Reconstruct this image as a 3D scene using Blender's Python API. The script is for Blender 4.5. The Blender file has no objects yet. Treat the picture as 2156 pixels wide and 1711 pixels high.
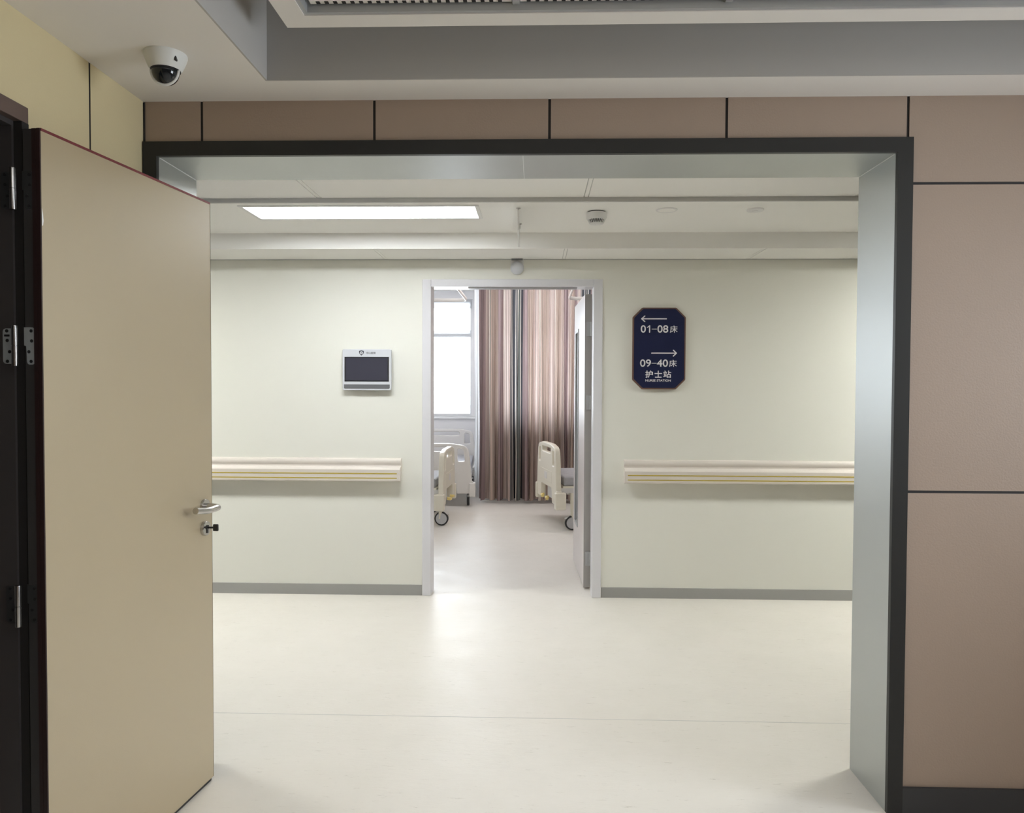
import bpy, bmesh, math, random
from mathutils import Vector, Matrix

S = bpy.context.scene
COL = S.collection
random.seed(7)

# ------------------------------------------------------------------ camera
PITCH, YAW, ROLL, CAM_H, FPX = .0262, .0305, .0038, 1.4413, 1600.0
fw = Vector((-math.sin(YAW)*math.cos(PITCH), math.cos(YAW)*math.cos(PITCH), -math.sin(PITCH)))
r0 = Vector((math.cos(YAW), math.sin(YAW), 0)); u0 = r0.cross(fw)
rt = r0*math.cos(ROLL)+u0*math.sin(ROLL); up = -r0*math.sin(ROLL)+u0*math.cos(ROLL)
cam = bpy.data.cameras.new('camera'); cam.sensor_fit = 'HORIZONTAL'; cam.sensor_width = 36
cam.lens = 36*FPX/2156; cam.clip_start = .05; cam.clip_end = 200
camo = bpy.data.objects.new('camera', cam); COL.objects.link(camo)
camo.matrix_world = Matrix(((rt.x, up.x, -fw.x, 0), (rt.y, up.y, -fw.y, 0), (rt.z, up.z, -fw.z, CAM_H), (0, 0, 0, 1)))
S.camera = camo

# ------------------------------------------------------------------ world, exposure
W = bpy.data.worlds.new('overcast_sky'); S.world = W; W.use_nodes = True
bg = W.node_tree.nodes['Background']; bg.inputs[0].default_value = (.93, .95, 1.0, 1); bg.inputs[1].default_value = 17.0
S.view_settings.view_transform = 'Standard'; S.view_settings.look = 'None'
S.view_settings.exposure = 0.0; S.view_settings.gamma = 1.0; S.view_settings.use_curve_mapping = False
S.cycles.max_bounces = 16; S.cycles.diffuse_bounces = 10; S.cycles.glossy_bounces = 5
S.cycles.transparent_max_bounces = 12; S.cycles.transmission_bounces = 8
S.cycles.sample_clamp_indirect = 6; S.cycles.caustics_reflective = False; S.cycles.caustics_refractive = False
S.cycles.use_denoising = True
PANEL_POWER = 23.0        # radiance of the corridor light panels
FAR_FILL_POWER = 68.0  # unseen corridor panels added to even out the light
WARD_FILL_POWER = 7.0  # unseen ward panels added as fill
LOBBY_FILL_POWER = 3.0        # added unseen ceiling panels that brighten the vestibule

# ------------------------------------------------------------------ materials
def lin(c):
    return tuple((x/255/12.92 if x/255 <= .04045 else ((x/255+.055)/1.055)**2.4) for x in c)+(1,)
def mat(name, rgb, rough=.5, metal=0, spec=.5, bump=0, bscale=40, mottle=0, mscale=6, coat=0, rvar=0, emit=None, alb=None, sheen=0):
    m = bpy.data.materials.new(name); m.use_nodes = True; nt = m.node_tree; N = nt.nodes; L = nt.links
    b = N['Principled BSDF']; c = alb+(1,) if alb else lin(rgb)
    b.inputs['Base Color'].default_value = c; b.inputs['Roughness'].default_value = rough
    b.inputs['Metallic'].default_value = metal; b.inputs['Specular IOR Level'].default_value = spec
    b.inputs['Coat Weight'].default_value = coat
    if sheen: b.inputs['Sheen Weight'].default_value = sheen
    tc = N.new('ShaderNodeTexCoord')
    if mottle or rvar:
        n = N.new('ShaderNodeTexNoise'); n.inputs['Scale'].default_value = mscale; n.inputs['Detail'].default_value = 8; n.inputs['Roughness'].default_value = .65
        L.new(tc.outputs['Object'], n.inputs['Vector'])
        if mottle:
            mx = N.new('ShaderNodeMix'); mx.data_type = 'RGBA'
            mx.inputs['A'].default_value = tuple(x*(1-mottle) for x in c[:3])+(1,); mx.inputs['B'].default_value = tuple(min(1, x*(1+mottle)) for x in c[:3])+(1,)
            L.new(n.outputs['Fac'], mx.inputs['Factor']); L.new(mx.outputs['Result'], b.inputs['Base Color'])
        if rvar:
            mr = N.new('ShaderNodeMapRange'); mr.inputs['From Min'].default_value = .3; mr.inputs['From Max'].default_value = .7
            mr.inputs['To Min'].default_value = rough-rvar; mr.inputs['To Max'].default_value = rough+rvar
            L.new(n.outputs['Fac'], mr.inputs['Value']); L.new(mr.outputs['Result'], b.inputs['Roughness'])
    if bump:
        n2 = N.new('ShaderNodeTexNoise'); n2.inputs['Scale'].default_value = bscale; n2.inputs['Detail'].default_value = 4
        L.new(tc.outputs['Object'], n2.inputs['Vector'])
        bp = N.new('ShaderNodeBump'); bp.inputs['Strength'].default_value = bump; bp.inputs['Distance'].default_value = .002
        L.new(n2.outputs['Fac'], bp.inputs['Height']); L.new(bp.outputs['Normal'], b.inputs['Normal'])
    if emit:
        b.inputs['Emission Color'].default_value = emit[0]+(1,); b.inputs['Emission Strength'].default_value = emit[1]
    return m
M = {}
M['wall_paint'] = mat('pale_green_cream_paint', 0, .55, alb=(.83, .83, .77), mottle=.015, mscale=1.5)
M['ward_paint'] = mat('ward_white_paint', 0, .6, alb=(.78, .78, .8))
M['ceiling_white'] = mat('white_ceiling_board', 0, .8, alb=(.93, .925, .905), bump=.15, bscale=120)
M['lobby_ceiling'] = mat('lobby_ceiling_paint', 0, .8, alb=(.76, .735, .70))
M['tray_shade'] = mat('tray_side_shade', 0, .8, alb=(.42, .41, .395))  # ceiling colour darkened to put shade on the tray sides
M['panel_taupe_shaded'] = mat('taupe_wall_panel_shaded', 0, .5, alb=(.335, .258, .205), bump=.35, bscale=160, mottle=.05, mscale=3)  # wall panel colour with the backlit front wall's shade put in
M['panel_beige_lit'] = mat('beige_wall_panel_lit', 0, .5, alb=(.62, .535, .33), bump=.3, bscale=160, mottle=.04, mscale=3)  # same kind of panel, lightened for the lit left wall
M['seam'] = mat('pale_grey_joint', 0, .7, alb=(.55, .55, .54))
M['groove_black'] = mat('black_groove', 0, .7, alb=(.012, .01, .01))
M['steel'] = mat('brushed_steel', 0, .46, metal=1, alb=(.48, .50, .495), mottle=.03, mscale=2)
M['steel_dark'] = mat('dark_anodised_steel', 0, .45, metal=.2, spec=.3, alb=(.028, .028, .027))
M['caulk'] = mat('pale_caulk', 0, .6, alb=(.75, .76, .75))
M['skirting'] = mat('grey_vinyl_skirting', 0, .5, alb=(.33, .33, .32))
M['skirting_dark'] = mat('dark_skirting', 0, .5, alb=(.03, .03, .032))
M['door_frame_white'] = mat('lilac_white_frame_paint', 0, .28, alb=(.74, .74, .78))
M['door_wood'] = mat('beige_laminate', 0, .45, alb=(.365, .29, .17), bump=.12, bscale=300, mottle=.05, mscale=2.2, rvar=.05, spec=.5, coat=1)
M['door_wood'].node_tree.nodes['Principled BSDF'].inputs['Coat Roughness'].default_value = .42
M['door_wood'].node_tree.nodes['Principled BSDF'].inputs['Coat IOR'].default_value = 2.1
M['edge_red'] = mat('rosewood_edge_band', 0, .4, alb=(.16, .03, .035), mottle=.2, mscale=20)
M['edge_rose_dark'] = mat('dark_rosewood_edge', 0, .45, alb=(.028, .012, .012), mottle=.2, mscale=20)
M['edge_dark'] = mat('dark_door_edge', 0, .5, alb=(.045, .043, .043))
M['casing_brown'] = mat('dark_brown_casing', 0, .4, alb=(.115, .08, .068), mottle=.12, mscale=12)
M['jamb_dark'] = mat('dark_door_jamb', 0, .5, alb=(.045, .040, .04))
M['chrome'] = mat('satin_steel', 0, .24, metal=1, alb=(.56, .55, .54))
M['hinge_steel'] = mat('brushed_hinge_steel', 0, .4, metal=.3, alb=(.40, .43, .44), mottle=.12, mscale=60)
M['knuckle'] = mat('polished_hinge_barrel', 0, .25, metal=1, alb=(.42, .42, .42))
M['hinge_dark'] = mat('dark_hinge_plate', 0, .45, metal=.5, alb=(.055, .055, .056))
M['screw'] = mat('dark_screw', 0, .4, metal=.7, alb=(.04, .04, .042))
M['black'] = mat('black_plastic', 0, .4, alb=(.015, .015, .017))
M['black_gloss'] = mat('smoked_dome', 0, .06, alb=(.006, .009, .012))
M['white_plastic'] = mat('white_plastic', 0, .35, alb=(.80, .80, .80))
M['white_cool'] = mat('cool_white_plastic', 0, .3, alb=(.66, .68, .73))
M['grey_plastic'] = mat('grey_plastic', 0, .45, alb=(.14, .145, .155))
M['screen'] = mat('dark_screen', 0, .12, alb=(.055, .055, .075))
M['camera_shell'] = mat('camera_shell_white', 0, .45, alb=(.66, .67, .65))
M['rail_cream'] = mat('cream_rail_vinyl', 0, .4, alb=(.74, .69, .64))
M['rail_yellow'] = mat('yellow_rail_line', 0, .45, alb=(.48, .36, .05))
M['sign_navy'] = mat('navy_sign_face', 0, .5, spec=.25, alb=(.009, .013, .05))
M['sign_rim'] = mat('bronze_sign_rim', 0, .4, metal=.3, alb=(.17, .095, .07))
M['sign_white'] = mat('white_lettering', 0, .5, alb=(.82, .81, .83))
M['logo_dark'] = mat('dark_emblem', 0, .5, alb=(.02, .02, .04))
M['logo_grey'] = mat('grey_print', 0, .5, alb=(.16, .16, .17))
M['panel_light'] = mat('lit_diffuser', 0, .5, alb=(.8, .8, .8), emit=((.95, .98, 1.0), PANEL_POWER))
M['panel_light_fill'] = mat('fill_diffuser_warm', 0, .5, alb=(.8, .8, .8), emit=((1.0, 1.0, .93), FAR_FILL_POWER))
M['lobby_fill_light'] = mat('fill_diffuser_lobby', 0, .5, alb=(.8, .8, .8), emit=((1.0, .985, .97), LOBBY_FILL_POWER))
M['ward_fill_light'] = mat('fill_diffuser_ward', 0, .5, alb=(.8, .8, .8), emit=((1.0, .93, .92), WARD_FILL_POWER))
M['tile_lobby'] = mat('lobby_ceiling_tile', 0, .7, alb=(.80, .78, .74), bump=.2, bscale=260)
M['alu'] = mat('grey_aluminium', 0, .45, metal=.4, alb=(.42, .43, .44))
M['bed_cream'] = mat('bed_cream_plastic', 0, .4, alb=(.74, .70, .60))
M['bed_grey'] = mat('bed_pale_plastic', 0, .4, alb=(.70, .68, .66))
M['bed_frame'] = mat('bed_frame_paint', 0, .4, alb=(.62, .61, .6))
M['mattress'] = mat('grey_mattress', 0, .8, alb=(.36, .36, .38), mottle=.2, mscale=14)
M['yellow_plastic'] = mat('yellow_crank_plastic', 0, .4, alb=(.78, .62, .22))
M['rubber'] = mat('black_rubber', 0, .6, alb=(.02, .02, .022))
M['wheel_grey'] = mat('grey_wheel', 0, .4, alb=(.5, .5, .52))
M['leaf_grey'] = mat('lilac_grey_door_leaf', 0, .35, alb=(.58, .53, .52))
M['leaf_edge'] = mat('grey_door_edge', 0, .4, metal=.3, alb=(.36, .35, .34))
M['upvc'] = mat('white_window_frame', 0, .35, alb=(.82, .83, .85))
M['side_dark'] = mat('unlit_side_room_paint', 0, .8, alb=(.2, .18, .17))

def glass_mat():
    m = bpy.data.materials.new('window_glass'); m.use_nodes = True; nt = m.node_tree; N = nt.nodes; L = nt.links
    N.remove(N['Principled BSDF']); o = N['Material Output']
    t = N.new('ShaderNodeBsdfTransparent'); t.inputs[0].default_value = (.93, .96, .97, 1)
    g = N.new('ShaderNodeBsdfGlossy'); g.inputs['Roughness'].default_value = .02
    f = N.new('ShaderNodeFresnel'); f.inputs[0].default_value = 1.45
    mx = N.new('ShaderNodeMixShader'); L.new(f.outputs[0], mx.inputs[0]); L.new(t.outputs[0], mx.inputs[1]); L.new(g.outputs[0], mx.inputs[2])
    L.new(mx.outputs[0], o.inputs[0]); return m
M['glass'] = glass_mat()

def floor_mat():
    m = bpy.data.materials.new('sheet_vinyl'); m.use_nodes = True; nt = m.node_tree; N = nt.nodes; L = nt.links
    b = N['Principled BSDF']; tc = N.new('ShaderNodeTexCoord'); b.inputs['Specular IOR Level'].default_value = .3
    def noise(sc, det=6, ro=.6, stretch=None):
        n = N.new('ShaderNodeTexNoise'); n.inputs['Scale'].default_value = sc; n.inputs['Detail'].default_value = det; n.inputs['Roughness'].default_value = ro
        if stretch:
            mp = N.new('ShaderNodeMapping'); mp.inputs['Scale'].default_value = stretch; mp.inputs['Rotation'].default_value = (0, 0, .25)
            L.new(tc.outputs['Object'], mp.inputs['Vector']); L.new(mp.outputs[0], n.inputs['Vector'])
        else: L.new(tc.outputs['Object'], n.inputs['Vector'])
        return n
    def mix(fac, a, bb):
        x = N.new('ShaderNodeMix'); x.data_type = 'RGBA'
        L.new(fac, x.inputs['Factor'])
        for s, v in (('A', a), ('B', bb)):
            if isinstance(v, tuple): x.inputs[s].default_value = v
            else: L.new(v, x.inputs[s])
        return x.outputs['Result']
    def ramp(src, p0, p1):
        r = N.new('ShaderNodeMapRange'); r.inputs['From Min'].default_value = p0; r.inputs['From Max'].default_value = p1; L.new(src, r.inputs['Value']); return r.outputs['Result']
    base = mix(noise(3.0, 8, .7).outputs['Fac'], (.685, .66, .61, 1), (.78, .75, .705, 1))
    spk = ramp(noise(30, 6, .8, (.35, 1.7, 1)).outputs['Fac'], .60, .72)          # fine flecks in the vinyl
    base = mix(spk, base, (.47, .44, .39, 1))
    scuff = ramp(noise(9, 9, .8, (.28, 1.5, 1)).outputs['Fac'], .64, .80)         # dull scuffs
    base = mix(scuff, base, (.55, .53, .485, 1))
    L.new(base, b.inputs['Base Color'])
    rr = N.new('ShaderNodeMapRange'); rr.inputs['From Min'].default_value = .3; rr.inputs['From Max'].default_value = .7
    rr.inputs['To Min'].default_value = .36; rr.inputs['To Max'].default_value = .52
    L.new(noise(5, 8, .7).outputs['Fac'], rr.inputs['Value']); L.new(rr.outputs['Result'], b.inputs['Roughness'])
    bp = N.new('ShaderNodeBump'); bp.inputs['Strength'].default_value = .42; bp.inputs['Distance'].default_value = .004
    L.new(noise(16, 7, .75, (.5, 1.5, 1)).outputs['Fac'], bp.inputs['Height']); L.new(bp.outputs['Normal'], b.inputs['Normal'])
    return m
M['floor'] = floor_mat()

def curtain_mat():
    # woven stripes run along the cloth's own width (UV u, in metres)
    m = bpy.data.materials.new('striped_curtain_cloth'); m.use_nodes = True; nt = m.node_tree; N = nt.nodes; L = nt.links
    N.remove(N['Principled BSDF']); o = N['Material Output']
    uv = N.new('ShaderNodeUVMap'); sp = N.new('ShaderNodeSeparateXYZ'); L.new(uv.outputs[0], sp.inputs[0])
    wr = N.new('ShaderNodeMath'); wr.operation = 'WRAP'; wr.inputs[1].default_value = 1.0; wr.inputs[2].default_value = 0
    sc = N.new('ShaderNodeMath'); sc.operation = 'MULTIPLY'; sc.inputs[1].default_value = 1/2.4
    L.new(sp.outputs[0], sc.inputs[0]); L.new(sc.outputs[0], wr.inputs[0])
    cr = N.new('ShaderNodeValToRGB'); cr.color_ramp.interpolation = 'CONSTANT'; L.new(wr.outputs[0], cr.inputs[0])
    mauve = (.33, .25, .25); tan = (.46, .36, .31); pink = (.54, .44, .40); cream = (.74, .68, .62); dark = (.085, .085, .095); grey = (.27, .25, .25); green = (.15, .16, .15)
    st = [(0, mauve), (.07, pink), (.10, cream), (.115, tan), (.19, mauve), (.235, cream), (.25, pink), (.31, grey), (.33, cream), (.338, dark), (.36, cream), (.369, grey), (.39, dark),
          (.405, cream), (.414, green), (.435, cream), (.444, dark), (.475, mauve), (.53, cream), (.545, tan), (.62, pink), (.69, cream), (.71, tan), (.79, pink), (.86, cream), (.875, tan), (.95, pink)]
    e = cr.color_ramp.elements
    e[0].position = 0; e[0].color = st[0][1]+(1,); e[1].position = st[1][0]; e[1].color = st[1][1]+(1,)
    for p, c in st[2:]:
        k = e.new(p); k.color = c+(1,)
    # fine yarn-dyed lines inside the broad stripes
    fn = N.new('ShaderNodeTexNoise'); fn.noise_dimensions = '1D'; fn.inputs['Scale'].default_value = 52; fn.inputs['Detail'].default_value = 2
    L.new(sp.outputs[0], fn.inputs['W'])
    fm = N.new('ShaderNodeMapRange'); fm.inputs['From Min'].default_value = .35; fm.inputs['From Max'].default_value = .68; fm.inputs['To Min'].default_value = .68; fm.inputs['To Max'].default_value = 1.32
    L.new(fn.outputs['Fac'], fm.inputs['Value'])
    vm = N.new('ShaderNodeVectorMath'); vm.operation = 'SCALE'; L.new(cr.outputs[0], vm.inputs[0]); L.new(fm.outputs['Result'], vm.inputs['Scale'])
    d = N.new('ShaderNodeBsdfDiffuse'); t = N.new('ShaderNodeBsdfTranslucent'); mx = N.new('ShaderNodeMixShader'); mx.inputs[0].default_value = .36
    L.new(vm.outputs[0], d.inputs[0]); L.new(vm.outputs[0], t.inputs[0]); L.new(d.outputs[0], mx.inputs[1]); L.new(t.outputs[0], mx.inputs[2]); L.new(mx.outputs[0], o.inputs[0])
    return m
M['curtain'] = curtain_mat()
def sheer_mat():
    m = bpy.data.materials.new('white_sheer_cloth'); m.use_nodes = True; nt = m.node_tree; N = nt.nodes; L = nt.links
    N.remove(N['Principled BSDF']); o = N['Material Output']
    d = N.new('ShaderNodeBsdfDiffuse'); t = N.new('ShaderNodeBsdfTranslucent'); mx = N.new('ShaderNodeMixShader'); mx.inputs[0].default_value = .5
    for x in (d, t): x.inputs[0].default_value = (.78, .79, .8, 1)
    L.new(d.outputs[0], mx.inputs[1]); L.new(t.outputs[0], mx.inputs[2]); L.new(mx.outputs[0], o.inputs[0]); return m
M['sheer'] = sheer_mat()

# ------------------------------------------------------------------ mesh helpers
WORLD = {}                       # world matrix of every root / part
class MB:
    def __init__(s): s.v = []; s.f = []; s.mi = []; s.uv = None
    def add(s, vs, fs, mi=0):
        o = len(s.v); s.v += [tuple(p) for p in vs]; s.f += [tuple(i+o for i in f) for f in fs]; s.mi += [mi]*len(fs); return s
    def box(s, x0, x1, y0, y1, z0, z1, mi=0):
        v = [(x0, y0, z0), (x1, y0, z0), (x1, y1, z0), (x0, y1, z0), (x0, y0, z1), (x1, y0, z1), (x1, y1, z1), (x0, y1, z1)]
        return s.add(v, [(0, 3, 2, 1), (4, 5, 6, 7), (0, 1, 5, 4), (1, 2, 6, 5), (2, 3, 7, 6), (3, 0, 4, 7)], mi)
    def lathe(s, prof, c, axis='z', n=32, mi=0):
        c = Vector(c); vs = []; fs = []
        for r, h in prof:
            for k in range(n):
                a = 2*math.pi*k/n; p = (r*math.cos(a), r*math.sin(a), h)
                if axis == 'x': p = (p[2], p[0], p[1])
                elif axis == 'y': p = (p[1], p[2], p[0])
                vs.append(c+Vector(p))
        m = len(prof)
        for i in range(m-1):
            for k in range(n):
                fs.append((i*n+k, i*n+(k+1) % n, (i+1)*n+(k+1) % n, (i+1)*n+k))
        fs.append(tuple(range(n))[::-1]); fs.append(tuple((m-1)*n+k for k in range(n)))
        return s.add(vs, fs, mi)
    def tube(s, path, r, n=14, mi=0, flat=None):
        P = [Vector(p) for p in path]; vs = []; fs = []; prev = None
        for i, p in enumerate(P):
            t = (P[min(i+1, len(P)-1)]-P[max(i-1, 0)]).normalized()
            if prev is None: a = t.orthogonal().normalized()
            else: a = (prev-t*prev.dot(t)).normalized()
            if flat and i == 0:
                a = (Vector((0, 0, 1))-t*t.z).normalized()
            prev = a; b = t.cross(a)
            for k in range(n):
                q = 2*math.pi*k/n; vs.append(p+a*math.cos(q)*(r if not flat else flat[0])+b*math.sin(q)*(r if not flat else flat[1]))
        for i in range(len(P)-1):
            for k in range(n): fs.append((i*n+k, i*n+(k+1) % n, (i+1)*n+(k+1) % n, (i+1)*n+k))
        fs.append(tuple(range(n))[::-1]); fs.append(tuple((len(P)-1)*n+k for k in range(n)))
        return s.add(vs, fs, mi)
    def prism(s, poly, axis, a0, a1, mi=0):
        n = len(poly)
        def pt(p, a): return {'x': (a, p[0], p[1]), 'y': (p[0], a, p[1]), 'z': (p[0], p[1], a)}[axis]
        vs = [pt(p, a0) for p in poly]+[pt(p, a1) for p in poly]
        fs = [tuple(range(n))[::-1], tuple(range(n, 2*n))]+[(i, (i+1) % n, n+(i+1) % n, n+i) for i in range(n)]
        return s.add(vs, fs, mi)
    def mesh(s, me, mi=0):
        return s.add([v.co[:] for v in me.vertices], [tuple(p.vertices) for p in me.polygons], mi)
    def xform(s, mtx): s.v = [tuple(mtx @ Vector(p)) for p in s.v]; return s
    def build(s, name, m, parent=None, world=True, bevel=0, smooth=False, segs=2, loc=None):
        me = bpy.data.meshes.new(name); inv = Matrix.Identity(4)
        org = Vector((0, 0, 0))
        if parent is not None:
            Wm = WORLD[parent.name]
            if world: inv = Wm.inverted()
        elif loc is not None:
            org = Vector(loc); inv = Matrix.Translation(-org)
        me.from_pydata([inv @ Vector(p) for p in s.v], [], s.f)
        for x in (m if isinstance(m, (list, tuple)) else [m]): me.materials.append(M[x])
        for p, i in zip(me.polygons, s.mi): p.material_index = i
        bm = bmesh.new(); bm.from_mesh(me); bmesh.ops.recalc_face_normals(bm, faces=bm.faces); bm.to_mesh(me); bm.free()
        if s.uv:
            ul = me.uv_layers.new(name='UVMap')
            for lp in me.loops: ul.data[lp.index].uv = s.uv[lp.vertex_index]
        if smooth or bevel:
            for p in me.polygons: p.use_smooth = True
            me.set_sharp_from_angle(angle=math.radians(35))
        o = bpy.data.objects.new(name, me); COL.objects.link(o)
        if parent is not None:
            o.parent = parent; WORLD[o.name] = WORLD[parent.name]
        else:
            o.location = org; WORLD[o.name] = Matrix.Translation(org)
        if bevel:
            bv = o.modifiers.new('bevel', 'BEVEL'); bv.width = bevel; bv.segments = segs; bv.limit_method = 'ANGLE'; bv.angle_limit = math.radians(40); bv.harden_normals = True
        return o
def tag(o, label, cat, group=None, kind=None):
    o['label'] = label; o['category'] = cat
    if group: o['group'] = group
    if kind: o['kind'] = kind
    return o
def thing(name, label, cat, loc=(0, 0, 0), rz=0, group=None, kind=None):
    o = bpy.data.objects.new(name, None); COL.objects.link(o); o.location = loc; o.rotation_euler = (0, 0, rz); o.empty_display_size = .1
    WORLD[o.name] = Matrix.Translation(loc) @ Matrix.Rotation(rz, 4, 'Z')
    return tag(o, label, cat, group, kind)
def box(*a): return MB().box(*a)
def struct(name, mb, m, label, cat, bevel=0):
    return tag(mb.build(name, m, bevel=bevel), label, cat, kind='structure')

def rounded(pts, rad, seg=6):
    """round every corner of a 2D polygon; pts of (x, z) or (x, z, r)"""
    out = []; n = len(pts)
    for i in range(n):
        p = Vector(pts[i][:2]); a = Vector(pts[i-1][:2]); b = Vector(pts[(i+1) % n][:2])
        r = pts[i][2] if len(pts[i]) > 2 else rad
        if r <= 0: out.append(tuple(p)); continue
        da = (a-p).normalized(); db = (b-p).normalized(); half = da.angle(db)/2
        if half > math.pi/2-.02: out.append(tuple(p)); continue
        d = min(r/math.tan(half), (a-p).length*.49, (b-p).length*.49)
        p0 = p+da*d; p1 = p+db*d
        for k in range(seg+1):
            t = k/seg; out.append(tuple((1-t)**2*p0+2*t*(1-t)*p+t*t*p1))
    return out
def plate(outer, holes, depth, bevel=0):
    """flat shape with holes, as a solid mesh; shape in x-z, thickness along y centred on 0"""
    c = bpy.data.curves.new('shape', 'CURVE'); c.dimensions = '2D'; c.fill_mode = 'BOTH'; c.extrude = depth/2-bevel; c.bevel_depth = bevel; c.bevel_resolution = 2
    c.offset = -bevel
    for pl in [outer]+holes:
        s = c.splines.new('POLY'); s.points.add(len(pl)-1); s.use_cyclic_u = True
        for q, p in zip(s.points, pl): q.co = (p[0], p[1], 0, 1)
    o = bpy.data.objects.new('shape', c); COL.objects.link(o)
    me = bpy.data.meshes.new_from_object(o.evaluated_get(bpy.context.evaluated_depsgraph_get()))
    bpy.data.objects.remove(o); bpy.data.curves.remove(c)
    mb = MB().mesh(me); mb.v = [(x, -z, y) for x, y, z in mb.v]; bpy.data.meshes.remove(me)
    return mb
def text(body, width, height, cx, cz, y, depth=.0015, bold=0.0):
    """lettering facing -y, fitted into width x height around (cx, cz)"""
    c = bpy.data.curves.new('lettering', 'FONT'); c.body = body; c.size = 1; c.extrude = 0; c.resolution_u = 10
    o = bpy.data.objects.new('lettering', c); COL.objects.link(o)
    me = bpy.data.meshes.new_from_object(o.evaluated_get(bpy.context.evaluated_depsgraph_get()))
    bpy.data.objects.remove(o); bpy.data.curves.remove(c)
    xs = [v.co.x for v in me.vertices]; ys = [v.co.y for v in me.vertices]
    x0, x1, y0, y1 = min(xs), max(xs), min(ys), max(ys); sx = width/(x1-x0); sz = height/(y1-y0)
    mb = MB(); F = [tuple(p.vertices) for p in me.polygons]
    V = [((v.co.x-(x0+x1)/2)*sx+cx, y-depth, (v.co.y-(y0+y1)/2)*sz+cz) for v in me.vertices]
    shifts = [(0, 0)] if not bold else [(0, 0), (-bold, 0), (bold, 0), (0, bold), (0, -bold)]
    for k, (dx, dz) in enumerate(shifts): mb.add([(x+dx, yy-k*.00006, zz+dz) for x, yy, zz in V], F)
    bpy.data.meshes.remove(me)
    return mb

# ================================================================== SETTING
D1, D1B, D2 = 2.587, 2.88, 5.189           # front wall, its far side, corridor's far wall
XL, XR, ZT = -1.295, 1.197, 2.2226          # wide opening
LW = -1.345                                  # left wall of the vestibule
ZL = 2.41; ZB = 2.306; ZTRAY = 2.405         # lobby soffit, corridor side band, corridor tray
WB = D2+.146                                 # ward side of the far wall
YW = 11.3                                    # window wall
ZW = 2.86

fl = MB().box(-6.2, 6.2, -2.8, YW+.2, -.15, 0)
struct('floor', fl, 'floor', 'pale mottled sheet vinyl floor running from the vestibule through the corridor into the ward', 'floor')
sm = MB().box(-6, 6, 3.270, 3.273, 0, .0005)
struct('trim_1', sm, 'seam', 'thin weld line crossing the corridor floor', 'floor seam')

# ---- front wall (taupe panels) with the wide opening
fr = MB()
def panel(x0, x1, z0, z1): fr.box(x0, x1, D1-.0, D1+.012, z0, z1, 0)
sx = [LW+.006, -1.143, -.55, .044, .636, 1.234]
g = .0045
for a, b in zip(sx[:-1], sx[1:]): panel(a+g if a > LW+.01 else a, b-g, 2.25, ZL+.01)
zs = [.06, 1.093, 2.122, ZL+.01]
for xa, xb in ((1.234, 1.83), (1.83, 2.43), (2.43, 3.03), (3.03, 3.2)):
    for a, b in zip(zs[:-1], zs[1:]): panel(xa+g, xb-g, a+g if a > .1 else a, b-(g if b < 2.4 else 0))
for c in sx[1:]: fr.box(c-g, c+g, D1+.003, D1+.012, 2.25, ZL, 1)
for c in zs[1:3]: fr.box(1.234, 3.2, D1+.003, D1+.012, c-g, c+g, 1)
fr.box(-6, XL-.03, D1+.012, D1B-.003, 0, 2.9, 1)
fr.box(XR+.03, 6, D1+.012, D1B-.003, 0, 2.9, 1)
fr.box(XL-.03, XR+.03, D1+.012, D1B-.003, ZT+.03, 2.9, 1)
struct('wall_front', fr, ['panel_taupe_shaded', 'groove_black'], 'taupe leather-look panelled wall with black joints around the wide opening', 'wall')
struct('baseboard_front', box(XR+.05, 3.2, D1-.012, D1+.012, 0, .089), 'skirting_dark', 'dark skirting board under the taupe panels right of the opening', 'baseboard')

# ---- steel portal frame of the opening
pf = thing('trim_2', 'brushed steel lining with dark front edge framing the wide opening', 'opening frame', (0, D1, 0), kind='structure')
OL, OR, OT = -1.342, 1.2475, 2.2713
fa = MB().box(OL, XL, D1-.014, D1+.004, 0, OT).box(XR, OR, D1-.014, D1+.004, 0, OT).box(XL, XR, D1-.014, D1+.004, ZT, OT)
fa.build('front_edge', 'steel_dark', pf)['label'] = 'dark charcoal front edge'
box(XL-.02, XL, D1+.004, D1B, 0, ZT+.02).build('side_lining', 'steel', pf)
box(XR, XR+.02, D1+.004, D1B, 0, ZT+.02).build('side_lining', 'steel', pf)
hd = MB().box(XL, -.047, D1+.004, D1B, ZT, ZT+.02).box(-.044, XR, D1+.004, D1B, ZT, ZT+.02).box(-.047, -.044, D1+.01, D1B-.004, ZT+.003, ZT+.018)
hd.build('head_lining', 'steel', pf)
ck = MB()
for x in (XL, XR): ck.tube([(x, D1+.01, ZT), (x, D1B-.004, ZT)], .0022, 8)
ck.tube([(-.0455, D1+.006, ZT+.001), (-.0455, D1B-.002, ZT+.001)], .0016, 8)
ck.build('sealant_line', 'caulk', pf)['label'] = 'pale sealant in the mitred corners'

# ---- left wall of the vestibule, with the doorway near the camera
DY0, DY1, DZ = 1.06, 1.962, 2.13
lw = MB()
T = .17
def lpanel(y0, y1, z0, z1): lw.box(LW-.012, LW, y0, y1, z0, z1, 0)
lpanel(2.272+g, D1+.0, .0, ZL+.01); lpanel(DY1, 2.272-g, 0, ZL+.01); lpanel(DY0, DY1, DZ, ZL+.01); lpanel(-2.6, DY0, 0, ZL+.01)
lw.box(LW-.012, LW-.0008, 2.272-g, 2.272+g, 0, ZL+.01, 1)
lw.box(LW-T, LW-.012, DY1, D1+.02, 0, 2.9, 1).box(LW-T, LW-.012, DY0, DY1, DZ, 2.9, 1).box(LW-T, LW-.012, -2.7, DY0, 0, 2.9, 1)
struct('wall_left', lw, ['panel_beige_lit', 'groove_black'], 'beige panelled left wall of the vestibule with one black vertical joint', 'wall')
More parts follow.
